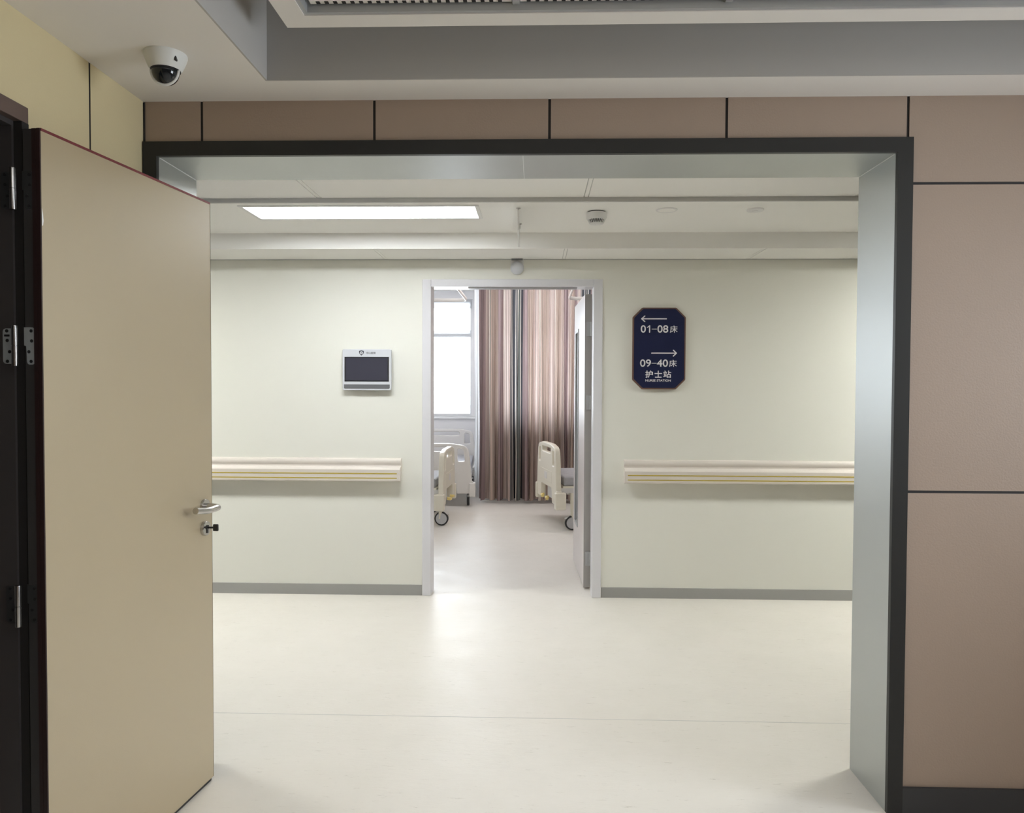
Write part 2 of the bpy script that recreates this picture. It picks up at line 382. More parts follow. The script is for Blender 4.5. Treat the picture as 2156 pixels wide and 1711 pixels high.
cj = MB().box(LW+.0005, LW+.0055, D1-.004, D1+.004, 2.265, ZL-.004)
struct('trim_3', cj, 'groove_black', 'dark joint strip in the corner left of the opening', 'corner joint')
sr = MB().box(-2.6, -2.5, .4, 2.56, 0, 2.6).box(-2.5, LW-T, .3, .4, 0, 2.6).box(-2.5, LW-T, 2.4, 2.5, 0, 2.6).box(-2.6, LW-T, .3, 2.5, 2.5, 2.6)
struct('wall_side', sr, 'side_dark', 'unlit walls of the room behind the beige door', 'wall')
wr_ = MB().box(3.2, 3.35, -2.7, .7, 0, 2.9).box(3.2, 3.35, 2.2, D1+.012, 0, 2.9).box(3.2, 3.35, .7, 2.2, 0, .95).box(3.2, 3.35, .7, 2.2, 2.25, 2.9)
struct('wall_right', wr_, 'panel_taupe_shaded', 'taupe panelled right wall of the vestibule with an added window', 'wall')
w4 = thing('window_4', 'added unseen window with white frame lighting the vestibule from the right wall', 'window', (3.27, 1.45, .95), kind='structure')  # unseen window added to light the left wall and door
MB().box(3.25, 3.31, .7, .75, .95, 2.25).box(3.25, 3.31, 2.15, 2.2, .95, 2.25).box(3.25, 3.31, .75, 2.15, .95, 1.0).box(3.25, 3.31, .75, 2.15, 2.2, 2.25).box(3.25, 3.31, 1.425, 1.475, 1.0, 2.2).build('window_frame', 'upvc', w4)
box(3.275, 3.283, .73, 2.17, .98, 2.22).build('pane', 'glass', w4)
pl = bpy.data.lights.new('window_portal', 'AREA'); pl.shape = 'RECTANGLE'; pl.size = 1.3; pl.size_y = 1.5; pl.cycles.is_portal = True
po = bpy.data.objects.new('window_portal', pl); COL.objects.link(po); po.location = (3.34, 1.45, 1.6); po.rotation_euler = (0, math.pi/2, 0)
struct('wall_back', box(LW-T, 3.35, -2.85, -2.7, 0, 2.9), 'panel_taupe_shaded', 'taupe panelled wall behind the viewer', 'wall')

# ---- vestibule ceiling with a raised tray
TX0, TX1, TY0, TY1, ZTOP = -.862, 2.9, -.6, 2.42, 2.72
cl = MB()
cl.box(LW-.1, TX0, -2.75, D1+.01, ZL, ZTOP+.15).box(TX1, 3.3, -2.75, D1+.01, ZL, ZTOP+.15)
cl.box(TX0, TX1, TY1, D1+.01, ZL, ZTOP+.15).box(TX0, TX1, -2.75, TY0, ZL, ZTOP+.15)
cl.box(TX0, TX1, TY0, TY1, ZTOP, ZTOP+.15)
cl.box(TX0, TX1, TY1-.006, TY1, ZL+.0, ZTOP, 1).box(TX0, TX0+.006, TY0, TY1-.006, ZL+.0, ZTOP, 1)  # thin sheets that carry the painted shade of the tray
struct('ceiling_lobby', cl, ['lobby_ceiling', 'tray_shade'], 'vestibule ceiling with a raised rectangular tray', 'ceiling')
cf = thing('trim_4', 'white coffer frame with perforated tiles floating in the ceiling tray', 'ceiling coffer', (.8, 1.4, 2.5), kind='structure')
CX0, CX1, CY0, CY1, CZ = -.738, 2.7, -.4, 2.257, 2.5
b = .072
c1 = MB().box(CX0, CX0+b, CY0, CY1, CZ, CZ+.05).box(CX1-b, CX1, CY0, CY1, CZ, CZ+.05).box(CX0+b, CX1-b, CY1-b, CY1, CZ, CZ+.05).box(CX0+b, CX1-b, CY0, CY0+b, CZ, CZ+.05)
c1.build('border', 'lobby_ceiling', cf)
ix0, ix1, iy0, iy1 = CX0+b, CX1-b, CY0+b, CY1-b
r_ = MB().box(ix0, ix0+.012, iy0, iy1, CZ+.003, CZ+.045).box(ix0+.012, ix1-.012, iy1-.012, iy1, CZ+.003, CZ+.045).box(ix1-.012, ix1, iy0, iy1, CZ+.003, CZ+.045).box(ix0+.012, ix1-.012, iy0, iy0+.012, CZ+.003, CZ+.045)
r_.build('inner_rim', 'alu', cf)['label'] = 'grey aluminium inner rim'
FILL_PANELS = []; tw = .595; x = ix0+.012
while x < ix1-.1:
    xe = min(x+tw, ix1-.012)
    for yy in (iy1-.012, iy1-.012-.62, iy1-.012-1.24, iy1-.012-1.86):
        y1 = yy-.006; y0 = max(yy-.61, iy0+.012)
        if yy < iy1-.9:
            if yy > iy1-1.5: FILL_PANELS.append((x+.012, xe-.012, iy0+.02, y1))
            continue
        t = MB().box(x+.012, xe-.012, y0, y1, CZ+.024, CZ+.034, 0)
        k = x+.03
        while k < xe-.03:                                    # row of slots along the tile edge
            t.box(k, k+.011, y1-.014, y1-.002, CZ+.0225, CZ+.0242, 1); k += .0245
        t.build('ceiling_tile', ['tile_lobby', 'groove_black'], cf)
    if xe < ix1-.05: box(xe-.010, xe+.010, iy0+.012, iy1-.012, CZ+.018, CZ+.034).build('divider', 'alu', cf)
    x = xe
box(ix0, ix1, iy0, iy1, CZ+.045, CZ+.055).build('backing', 'lobby_ceiling', cf)
def hang_rods(root, pts, z0, z1):
    for px, py in pts:
        MB().tube([(px, py, z0), (px, py, z1)], .006, 8).build('hanger', 'alu', root)
hang_rods(cf, [(-.4, 1.9), (2.3, 1.9), (-.4, .0), (2.3, .0)], CZ+.05, ZTOP)

# ---- corridor: far wall, ends, ceiling
OX0, OX1, OZ = -.735, .415, 2.14             # structural hole of the ward doorway
fwl = MB().box(-6, OX0, D2, WB, 0, 2.9, 0).box(OX1, 6, D2, WB, 0, 2.9, 0).box(OX0, OX1, D2, WB, OZ, 2.9, 0)
struct('wall_corridor', fwl, 'wall_paint', 'pale green-cream corridor wall pierced by the ward doorway', 'wall')
struct('wall_corridor_left', box(-6.2, -6, D1, D2, 0, 2.9), 'wall_paint', 'pale end wall of the corridor far to the left', 'wall')
struct('wall_corridor_right', box(6, 6.2, D1, D2, 0, 2.9), 'wall_paint', 'pale end wall of the corridor far to the right', 'wall')
struct('baseboard_left', box(-6, -.776, D2-.008, D2, 0, .072), 'skirting', 'grey skirting on the corridor wall left of the ward doorway', 'baseboard')
struct('baseboard_right', box(.457, 6, D2-.008, D2, 0, .07), 'skirting', 'grey skirting on the corridor wall right of the ward doorway', 'baseboard')
YB0, YB1 = 3.51, 4.79
cc = MB()
def band(y0, y1, cuts):
    xs = [-6]+cuts+[6]
    q = .012
    for a, bb in zip(xs[:-1], xs[1:]): cc.box(a+q, bb-q, y0, y1, ZB, ZB+.02, 0)
    for c in cuts:
        cc.box(c-q, c+q, y0+.006, y1-.006, ZB+.006, ZB+.02, 1)
        cc.box(c-q+.004, c+q-.004, y0+.006, y1-.006, ZB+.001, ZB+.006, 0)
        cc.box(c-q, c+q, y0, y0+.006, ZB, ZB+.02, 0).box(c-q, c+q, y1-.006, y1, ZB, ZB+.02, 0)
band(D1B-.003, YB0-.0, [-4.66, -3.44, -2.22, -1.0, .228, 1.45, 2.67, 3.89, 5.1])
band(YB1, D2, [-4.68, -3.46, -2.24, -1.02, .19, 1.425, 2.645, 3.87, 5.1])
cc.box(-6, 6, D1B-.003, YB0, ZB+.02, 2.9, 0).box(-6, 6, YB1, D2, ZB+.02, 2.9, 0)
cc.box(-6, 6, YB0, YB1, ZTRAY, 2.9, 0)
struct('ceiling_corridor', cc, ['ceiling_white', 'seam'], 'white corridor ceiling with lower side bands and a shallow central tray', 'ceiling')
struct('trim_5', MB().box(-6, 6, YB0-.012, YB0+.002, ZB-.02, ZB+.004), 'seam', 'grey edge profile along the near side of the corridor ceiling tray', 'ceiling edge profile')
struct('trim_6', MB().box(-6, 6, D2-.006, D2, ZB-.003, ZB), 'alu', 'thin shadow-gap profile where corridor wall meets ceiling', 'ceiling edge profile')

# ---- ward doorway: frame and open leaf
tf = thing('trim_7', 'lilac-white steel door frame of the ward doorway', 'door frame', (-.16, D2, 0), kind='structure')
JI0, JI1, JT = -.713, .393, 2.119
box(-.772, JI0, D2-.014, D2, 0, 2.17).build('casing_side', 'door_frame_white', tf, bevel=.003)
box(JI1, .454, D2-.014, D2, 0, 2.17).build('casing_side', 'door_frame_white', tf, bevel=.003)
box(JI0+.0005, JI1-.0005, D2-.013, D2, JT, 2.17).build('casing_head', 'door_frame_white', tf, bevel=.002)
MB().box(OX0, JI0, D2, WB, 0, JT+.02).build('jamb', 'door_frame_white', tf)
MB().box(JI1, OX1, D2, WB, 0, JT+.02).build('jamb', 'door_frame_white', tf)
MB().box(JI0, JI1, D2, WB, JT, JT+.02).build('head', 'door_frame_white', tf)
MB().box(JI0+.25, JI1-.11, D2+.03, D2+.10, JT-.004, JT).build('seal_strip', 'alu', tf)['label'] = 'grey seal strip under the door head'
MB().box(-.40, .30, WB, WB+.004, 2.125, 2.165)

ang = math.atan2(.9995, -.031)
wd = thing('door_2', 'lilac-grey ward door standing open with a tall narrow vision panel', 'door', (.349, 5.40, 0), ang, kind='structure')
# local: x along the leaf, +y away from us? face is local +y (towards -X)
LL = .885; VX0, VX1, VZ0, VZ1 = .50, .72, .37, 1.87; ZH = 2.095
lf = MB().box(0, VX0, -.05, 0, .012, ZH).box(VX1, LL, -.05, 0, .012, ZH).box(VX0, VX1, -.05, 0, .012, VZ0).box(VX0, VX1, -.05, 0, VZ1, ZH)
lf.build('leaf', 'leaf_grey', wd, world=False)
box(-.002, .0, -.05, 0, .012, ZH).build('edge_plate', 'leaf_edge', wd, world=False)['label'] = 'grey metal hinge edge'
vf = MB()
for a in ((VX0-.018, VX0+.006, VZ0-.018, VZ1+.018), (VX1-.006, VX1+.018, VZ0-.018, VZ1+.018), (VX0+.006, VX1-.006, VZ0-.018, VZ0+.006), (VX0+.006, VX1-.006, VZ1-.006, VZ1+.018)):
    vf.box(a[0], a[1], -.056, .006, a[2], a[3])
vf.build('vision_frame', 'alu', wd, world=False)['label'] = 'grey metal frame of the vision panel'
gl = box(VX0, VX1, -.028, -.022, VZ0, VZ1).build('glass_pane', 'glass', wd, world=False)
for z in (1.85, 1.33, .22):
    hg = MB().lathe([(.009, z-.05), (.009, z+.05)], (-.014, -.044, 0), n=14).box(-.014, -.001, -.049, -.012, z-.05, z+.05)
    for q in (-.03, 0, .03): hg.lathe([(.004, -.0025), (.004, 0)], (-.014, -.026, z+q), axis='x', n=10)
    hg.build('hinge', 'alu', wd, world=False)

# ---- ward shell
struct('wall_ward_left', box(-3.35, -3.2, WB, YW+.2, 0, 3.0), 'ward_paint', 'white left wall of the ward', 'wall')
struct('wall_ward_right', box(3.2, 3.35, WB, YW+.2, 0, 3.0), 'ward_paint', 'white right wall of the ward', 'wall')
struct('ceiling_ward', box(-3.2, 3.2, WB, YW, ZW, 3.0), 'ceiling_white', 'white ward ceiling', 'ceiling')
WZ0, WZ1 = .99, 2.74
YC = 9.62; BX = -.66                         # unseen wall step added to keep light from under the curtain
wins = [(-2.75, -.93, YW), (-.42, .86, YC), (1.2, 2.7, YC)]
ww = MB().box(-3.2, BX, YW, YW+.2, 0, WZ0).box(-3.2, BX, YW, YW+.2, WZ1, ZW+.15)
for a, bb in ((-3.2, -2.75), (-.93, BX)): ww.box(a, bb, YW, YW+.2, WZ0, WZ1)
ww.box(BX, BX+.2, YC+.2, YW+.2, 0, ZW+.15)
ww.box(BX, 3.2, YC, YC+.2, 0, WZ0).box(BX, 3.2, YC, YC+.2, WZ1, ZW+.15)
for a, bb in ((BX, -.42), (.86, 1.2), (2.7, 3.2)): ww.box(a, bb, YC, YC+.2, WZ0, WZ1)
struct('wall_window', ww, 'ward_paint', 'white outside wall of the ward with an added unseen step behind the curtain', 'wall')
for i, (a, bb, yw) in enumerate(wins):
    w = thing('window_%d' % (i+1), ['bright window with white bars at the left of the ward', 'window with white bars behind the striped curtain', 'window with white bars at the right end of the ward'][i], 'window', ((a+bb)/2, yw+.1, WZ0), kind='structure')
    f = MB(); y0, y1 = yw+.05, yw+.11; q = .045
    f.box(a, a+q, y0, y1, WZ0, WZ1).box(bb-q, bb, y0, y1, WZ0, WZ1).box(a+q, bb-q, y0, y1, WZ0, WZ0+q).box(a+q, bb-q, y0, y1, WZ1-q, WZ1)
    f.box(a+q, bb-q, y0+.002, y1-.002, 2.185, 2.225)
    mid = (a+bb)/2
    if i: f.box(mid-.035, mid+.035, y0+.004, y1-.004, WZ0+q, WZ1-q)
    else: f.box(mid-.25, mid-.18, y0+.004, y1-.004, WZ0+q, WZ1-q)
    f.build('window_frame', 'upvc', w)
    box(a+.02, bb-.02, yw+.075, yw+.083, WZ0+.02, WZ1-.02).build('pane', 'glass', w)
    if i == 0:
        for hz, hh in ((2.175, .105), (2.60, .13)): box(a+.02, bb-.02, yw+.044, yw+.048, hz, hz+hh).build('bar_fill_strip', 'sheer', w)['label'] = 'translucent strip added to brighten the window bars'  # translucent strips added so the backlit bars come out bright
    box(a-.05, bb+.05, yw-.03, yw+.05, WZ0-.03, WZ0).build('sill', 'upvc', w, bevel=.004)
    pl = bpy.data.lights.new('window_portal', 'AREA'); pl.shape = 'RECTANGLE'; pl.size = bb-a; pl.size_y = WZ1-WZ0
    pl.cycles.is_portal = True
    po = bpy.data.objects.new('window_portal', pl); COL.objects.link(po); po.location = ((a+bb)/2, yw+.18, (WZ0+WZ1)/2); po.rotation_euler = (-math.pi/2, 0, 0)

# ================================================================== DOOR AT THE LEFT
jb = thing('trim_8', 'dark brown door frame in the beige left wall', 'door frame', (LW, DY1, 0), kind='structure')
MB().box(LW, LW+.024, 1.930, 1.957, 0, 2.118).build('casing_side', 'groove_black', jb)['label'] = 'casing edge painted black as the shaded gap beside the hinges'  # black colour stands in for shade in the hinge-side gap
MB().box(LW, LW+.024, DY0-.0, 1.957, 2.118, 2.16).build('casing_head', 'casing_brown', jb, bevel=.002)
MB().box(LW, LW+.024, 1.02, DY0, 0, 2.16).build('casing_side', 'casing_brown', jb, bevel=.002)
jm = MB().box(LW-T, LW+.002, 1.922, DY1, 0, DZ)
jm.build('jamb', 'jamb_dark', jb)
MB().box(LW-T, LW+.002, DY0, DY0+.04, 0, DZ).build('jamb', 'jamb_dark', jb)
MB().box(LW-T, LW+.002, DY0+.04, 1.922, 2.105, DZ).build('head', 'jamb_dark', jb)
MB().box(LW-.075, LW-.052, 1.905, 1.922, 0, 2.105).build('door_stop', 'casing_brown', jb)

dvec = Vector((.0958, .7894, 0)); LEN = dvec.length; dang = math.atan2(dvec.y, dvec.x)
DO = Vector((-1.2653, 1.920, 0))
dr = thing('door_1', 'beige laminate door swung open against the left wall, with steel lever handle', 'door', DO, dang, kind='structure')
DH = 2.0956
box(.0, LEN, .0, .046, .014, DH).build('leaf', 'door_wood', dr, world=False)
box(-.0015, 0, .0, .050, .014, DH).xform(Matrix.Identity(4)).build('hinge_edge', 'edge_dark', dr, world=False)['label'] = 'dark charcoal hinge edge'
eb = MB().box(-.004, .0, .0, .009, .014, DH).box(-.003, 0, .009, .013, .014, DH).box(-.004, 0, .013, .023, .014, DH)
eb.build('edge_band', 'edge_rose_dark', dr, world=False)['label'] = 'dark rosewood band along the hinge edge'
box(0, LEN, -.0012, .01, DH-.006, DH+.001).build('top_band', 'edge_red', dr, world=False)['label'] = 'thin rosewood line along the top'
box(LEN, LEN+.001, -.0005, .046, .014, DH).build('free_edge_band', 'edge_dark', dr, world=False)
box(.004, LEN-.004, .006, .040, .0005, .014).build('bottom_seal', 'black', dr, world=False)['label'] = 'black seal under the door'
# paint chip at the hinge edge, upper part
MB().add([(0, -.0006, 1.895), (.004, -.0006, 1.88), (.006, -.0006, 1.862), (.004, -.0006, 1.85), (0, -.0006, 1.848)], [(0, 1, 2, 3, 4)]).build('chipped_spot', 'white_plastic', dr, world=False)['label'] = 'small white chip in the laminate edge'
# lever handle
HX, HZ = LEN-.052, 1.012
h = MB().lathe([(.026, 0), (.026, -.006), (.0245, -.009), (.0, -.0092)], (HX, 0, HZ), axis='y', n=32)
hnd = h.build('door_handle', 'chrome', dr, world=False, smooth=True)
lv = [(HX, -.007, HZ), (HX, -.030, HZ), (HX, -.044, HZ-.0005), (HX-.003, -.053, HZ-.001), (HX-.010, -.058, HZ-.0015), (HX-.020, -.0585, HZ-.002), (HX-.05, -.054, HZ-.004), (HX-.075, -.051, HZ-.003), (HX-.135, -.050, HZ+.006)]
MB().tube(lv, .0112, 18).build('lever', 'chrome', hnd, world=False, smooth=True)
KZ = .933
lk = MB().lathe([(.026, 0), (.026, -.009), (.0245, -.012), (.0, -.0122)], (HX, 0, KZ), axis='y', n=32)
lko = lk.build('lock', 'chrome', dr, world=False, smooth=True)
kh = MB().lathe([(.0085, -.0121), (.0085, -.0145), (0, -.0146)], (HX, 0, KZ+.004), axis='y', n=18).box(HX-.004, HX+.004, -.0145, -.012, KZ-.016, KZ+.002)
kh.build('keyhole', 'black', lko, world=False)['label'] = 'black keyhole cylinder'
key = thing('key', 'dark key left in the lock below the lever handle of the beige door', 'key', WORLD[dr.name] @ Vector((HX, -.0146, KZ+.004)), dang)
MB().box(-.003, .003, -.022, 0, -.003, .003).box(-.0045, .0045, -.024, -.018, -.002, .002).build('blade', 'screw', key, world=False)
bow = MB().prism(rounded([(-.040, -.0125), (-.020, -.0125), (-.020, .0125), (-.040, .0125)], .004), 'x', -.004, .004)
bow.build('bow', 'black', key, world=False, bevel=.003)
# hinges
def door_hinge(z0, z1, plate_mat, first):
    zc = (z0+z1)/2; H = z1-z0
    kx, ky = -1.328, 1.902
    hg = MB()
    hg.lathe([(.0072, z0), (.0075, z0+.002), (.0075, zc-.001), (.0062, zc-.0005), (.0062, zc+.0005), (.0075, zc+.001), (.0075, z1-.002), (.0072, z1)], (kx, ky, 0), n=18)
    hgo = hg.build('hinge', 'knuckle', dr, smooth=True)
    # plate on the door edge (faces the camera, at local x = 0)
    edge = [(.0535, z0+.004), (.049, z0+.004), (.049, zc), (.0535, zc)]
    dp = MB()
    poly = rounded([(.021, z0+.004, .012), (.044, z0+.004, .010), (.046, zc, .0), (.052, zc+.002, .0), (.052, z1-.003, .0), (.021, z1-.003, .012)], .0)
    dp.prism(poly, 'x', -.0035, -.0014)
    dpo = dp.build('door_plate', plate_mat, hgo, world=False)
    # plate on the jamb (faces the camera at y = 1.922)
    jp = MB(); x0 = LW-.026
    poly = rounded([(x0, z0+.006, .010), (kx-.006, z0+.006, .0), (kx-.006, zc-.004, .0), (kx-.012, zc-.004, .0), (kx-.012, z1-.006, .010), (x0, z1-.006, .010)], .0)
    jp.prism(poly, 'y', 1.9195, 1.9218)
    jpo = jp.build('jamb_plate', plate_mat, hgo)
    sc = MB()
    for a, yy in ((.12, .032), (.36, .038), (.63, .030), (.88, .031)):
        sc.lathe([(.0042, -.0046), (.0042, -.0034)], (0, yy, z0+H*a), axis='x', n=14)
    sc.build('screw', 'screw', hgo, world=False)
    sc = MB()
    for a, xx in ((.12, x0+.012), (.36, x0+.018), (.64, x0+.012), (.88, x0+.011)):
        sc.lathe([(.0042, 1.9185), (.0042, 1.9196)], (xx, 0, z0+H*a), axis='y', n=14)
    if plate_mat == 'hinge_steel': sc.box(x0+.004, x0+.018, 1.9187, 1.9196, z0+H*.74, z0+H*.79)
    sc.build('screw', 'screw', hgo)
door_hinge(1.886, 1.991, 'hinge_dark', True)
door_hinge(1.489, 1.592, 'hinge_steel', False)
door_hinge(.818, .925, 'hinge_dark', False)

# ================================================================== CEILING THINGS
cm = thing('security_camera', 'white dome security camera on the vestibule ceiling above the beige door', 'camera', (-1.088, 2.222, ZL))
MB().lathe([(.060, 0), (.0605, -.006), (.057, -.016), (.048, -.038), (.0425, -.046), (.040, -.046)], (-1.088, 2.222, ZL), n=48).build('housing', 'camera_shell', cm, smooth=True)
MB().lathe([(.0405, -.0455), (.0415, -.0462), (.0415, -.048), (.039, -.0485)], (-1.088, 2.222, ZL), n=48).build('seal_ring', 'black', cm, smooth=True)
pr = [(.0385, -.046)]+[(.0385*math.cos(a), -.047-.042*math.sin(a)) for a in [i*math.pi/2/12 for i in range(1, 12)]]+[(.0005, -.0891)]
dome = MB().lathe(pr, (-1.088, 2.222, ZL), n=48).build('dome', 'black_gloss', cm, smooth=True); dome['label'] = 'smoked dark dome'
rg = []
for i in range(25):
    a = math.pi*i/24; d = .0395
    rg.append((-1.088-d*math.cos(a)*.98, 2.222-.006-d*math.cos(a)*.10, ZL-.047-.0425*math.sin(a)))
MB().tube(rg, .0042, 10).build('clear_rim', 'camera_shell', cm, smooth=True)['label'] = 'pale rim around the dark dome'
MB().prism(rounded([(-1.0465, ZL-.031), (-1.041, ZL-.031), (-1.041, ZL-.018), (-1.0465, ZL-.018)], .0027), 'y', 2.188, 2.198).build('screw_hole', 'black', cm)

def smoke_detector(x, y, z):
    t = thing('smoke_detector', 'round cream smoke detector with dark vents under the corridor ceiling', 'smoke detector', (x, y, z))
    MB().lathe([(.05, 0), (.05, -.007)], (x, y, z), n=40).build('base', 'black', t, smooth=True)
    MB().lathe([(.056, -.006), (.0575, -.010), (.057, -.034), (.052, -.041), (.048, -.044)], (x, y, z), n=40).build('housing', 'white_plastic', t, smooth=True)
    MB().lathe([(.045, -.043), (.036, -.062)], (x, y, z), n=40).build('vent', 'black', t, smooth=True)['label'] = 'black vent ring'
    rb = MB()
    for k in range(24):
        a = 2*math.pi*k/24; ca, sa = math.cos(a), math.sin(a)
        rb.tube([(x+.0475*ca, y+.0475*sa, z-.042), (x+.0375*ca, y+.0375*sa, z-.063)], .0022, 6)
    rb.build('vent_ribs', 'white_plastic', t)
    MB().lathe([(.0385, -.061), (.037, -.066), (.030, -.069), (.0, -.070)], (x, y, z), n=40).build('cap', 'white_plastic', t, smooth=True)
smoke_detector(.333, 4.23, ZTRAY)
def disc(x, y, z, r, label, rim):
    t = thing('ceiling_disc', label, 'ceiling fitting', (x, y, z))
    if rim:
        MB().lathe([(r, 0), (r, -.003), (r*.94, -.005), (r*.8, -.004), (r*.78, 0)], (x, y, z), n=40).build('rim', 'white_plastic', t, smooth=True)
        MB().lathe([(r*.80, 0), (r*.80, -.003), (.0, -.0035)], (x, y, z), n=40).build('grille', 'ceiling_white', t, smooth=True)
    else:
        MB().lathe([(r, 0), (r, -.006), (r*.9, -.010), (0, -.0105)], (x, y, z), n=40).build('cover', 'white_plastic', t, smooth=True)
        MB().lathe([(r*.35, -.0102), (r*.33, -.0125), (0, -.0128)], (x, y, z), n=24).build('centre_cap', 'white_plastic', t, smooth=True)
disc(.71, 4.185, ZTRAY, .058, 'flush round ceiling speaker with raised rim, right of the smoke detector', True)
disc(1.186, 4.18, ZTRAY, .046, 'plain flush round cover plate on the corridor ceiling, furthest right', False)

def panel_light(name, x0, x1, y0, y1, z, m, label, group=None):
    t = thing(name, label, 'ceiling light', ((x0+x1)/2, (y0+y1)/2, z), group=group)
    q = .022
    MB().box(x0, x0+q, y0, y1, z-.006, z).box(x1-q, x1, y0, y1, z-.006, z).box(x0+q, x1-q, y0, y0+q, z-.006, z).box(x0+q, x1-q, y1-q, y1, z-.006, z).build('frame', 'white_plastic', t)
    box(x0+q, x1-q, y0+q, y1-q, z-.003, z).build('diffuser', m, t)
    return t
panel_light('ceiling_light', -1.60, -.305, 4.05, 4.372, ZTRAY, 'panel_light', 'glowing white rectangular panel light in the corridor ceiling tray')
panel_light('ceiling_light', -4.4, -3.12, 4.05, 4.37, ZTRAY, 'panel_light_fill', 'added fill panel in the corridor ceiling further left, out of view')  # unseen panel added to lift the corridor light
panel_light('ceiling_light', 2.75, 4.0, 4.05, 4.37, ZTRAY, 'panel_light_fill', 'added fill panel in the corridor ceiling further right, out of view')  # unseen panel added to brighten the right of the corridor
for k, (a, bb, c, d) in enumerate(FILL_PANELS): panel_light('ceiling_light', a, bb, c, d, CZ+.04, 'lobby_fill_light', 'added fill light in the vestibule ceiling coffer overhead, out of view', 'added vestibule fill lights')  # unseen lit panels added to brighten the vestibule

panel_light('ceiling_light', -.9, .3, 7.9, 8.5, ZW, 'ward_fill_light', 'added fill panel in the ward ceiling behind the door head, out of view')  # unseen panels added to brighten beds, curtain and ward floor
panel_light('ceiling_light', 1.2, 2.4, 7.9, 8.5, ZW, 'ward_fill_light', 'added fill panel in the ward ceiling on the right, out of view')
panel_light('ceiling_light', -2.1, -1.0, 9.7, 10.3, ZW, 'ward_fill_light', 'added fill panel in the ward ceiling near the bright window, out of view')  # unseen panel added to lighten the wall below the window
# hanging sign, seen edge-on
hs = thing('hanging_sign', 'thin white sign board hanging edge-on from the corridor ceiling', 'sign', (-.09, 4.3, ZTRAY))
MB().box(-.0045, .0045, -.25, .25, -.128, -.022).xform(Matrix.Translation((-.098, 4.33, ZTRAY)) @ Matrix.Rotation(.012, 4, 'Z')).build('board', 'white_plastic', hs, bevel=.001)
for yy in (4.13, 4.52):
    MB().lathe([(.012, 0), (.012, -.005), (.004, -.007), (.004, -.03)], (-.096, yy, ZTRAY), n=14).build('hanger', 'chrome', hs, smooth=True)

# call light above the ward doorway
ct = thing('call_light', 'round white call light on the wall above the ward doorway', 'lamp', (-.127, D2, 2.25))
pts = [(.048*math.sin(a), -.012-.034*(1-math.cos(a))) for a in ()]
MB().prism(rounded([(-.172, 2.305), (-.172, 2.248), (-.158, 2.214), (-.127, 2.2), (-.096, 2.214), (-.082, 2.248), (-.082, 2.305)], .012), 'y', D2-.014, D2).build('base', 'white_plastic', ct)
MB().lathe([(.0455, -.012)]+[(.0455*math.cos(a), -.013-.036*math.sin(a)) for a in [i*math.pi/2/9 for i in range(9)]]+[(.0004, -.049)], (-.127, D2, 2.245), axis='y', n=36).build('lens', 'white_cool', ct, smooth=True)
box(-.165, -.089, D2-.035, D2, 2.297, 2.305).build('top_plate', 'grey_plastic', ct)

# ================================================================== ON THE CORRIDOR WALL
# bedside call display
ds = thing('wall_display', 'white wall-mounted call display with a dark screen left of the ward doorway', 'display', (-1.148, D2, 1.41))
X0, X1, Z0, Z1 = -1.314, -.980, 1.412, 1.692
YF = D2-.042
MB().prism(rounded([(X0, Z0), (X1, Z0), (X1, Z1), (X0, Z1)], .012), 'y', YF, D2-.020).build('housing', 'white_cool', ds, bevel=.003)
MB().box(X0+.02, X1-.02, D2-.020, D2, Z0+.01, Z1-.06).build('wall_bracket', 'grey_plastic', ds)
sx0, sx1, sz0, sz1 = X0+.014, X1-.016, Z0+.060, Z1-.052
MB().box(sx0, sx1, YF-.001, YF+.004, sz0, sz1).build('screen_bezel', 'black', ds)['label'] = 'black screen border'
MB().box(sx0+.008, sx1-.008, YF-.0016, YF+.002, sz0+.007, sz1-.007).build('screen', 'screen', ds)['label'] = 'switched-off dark screen'
MB().prism(rounded([(X0+.010, Z0+.011), (X1-.010, Z0+.011), (X1-.010, Z0+.040, .001), (X0+.010, Z0+.040, .001)], .008), 'y', YF-.0014, YF+.003).build('lower_strip', 'grey_plastic', ds)['label'] = 'grey strip below the screen'
ex, ez = -1.184, Z1-.0255
sh_o = rounded([(ex-.0165, ez+.0135), (ex, ez+.017), (ex+.0165, ez+.0135), (ex+.0155, ez-.002), (ex, ez-.019), (ex-.0155, ez-.002)], .003)
sh_i = [(ex+.0105*math.cos(a), ez+.001+.0105*math.sin(a)) for a in [2*math.pi*k/24 for k in range(24)]]
em = plate(sh_o, [sh_i], .001); em.xform(Matrix.Translation((0, YF-.0006, 0))).build('emblem', 'logo_dark', ds)['label'] = 'dark shield emblem'
MB().prism([(ex-.004, ez-.001), (ex, ez+.006), (ex+.004, ez-.001), (ex, ez-.004)], 'y', YF-.001, YF).build('emblem_mark', 'logo_grey', ds)
text('中山医院', .064, .0145, ex+.0655, ez-.0005, YF, .0008, .0003).build('lettering', 'logo_grey', ds)

# direction sign
sg = thing('direction_sign', 'navy eight-sided direction sign with white arrows and bed numbers right of the ward doorway', 'sign', (.834, D2, 1.425))
SX0, SX1, SZ0, SZ1 = .656, 1.012, 1.427, 1.977
def octo(ins, c=.064):
    x0, x1, z0, z1 = SX0+ins, SX1-ins, SZ0+ins, SZ1-ins; c = c-ins*.4
    return rounded([(x0+c, z0), (x1-c, z0), (x1, z0+c), (x1, z1-c), (x1-c, z1), (x0+c, z1), (x0, z1-c), (x0, z0+c)], .018)
SY = D2-.024
MB().prism(octo(0), 'y', SY, D2).build('rim', 'sign_rim', sg, bevel=.002)['label'] = 'bronze-brown rim'
MB().prism(octo(.009), 'y', SY-.002, SY+.004).build('face', 'sign_navy', sg)['label'] = 'navy face'
FY = SY-.002
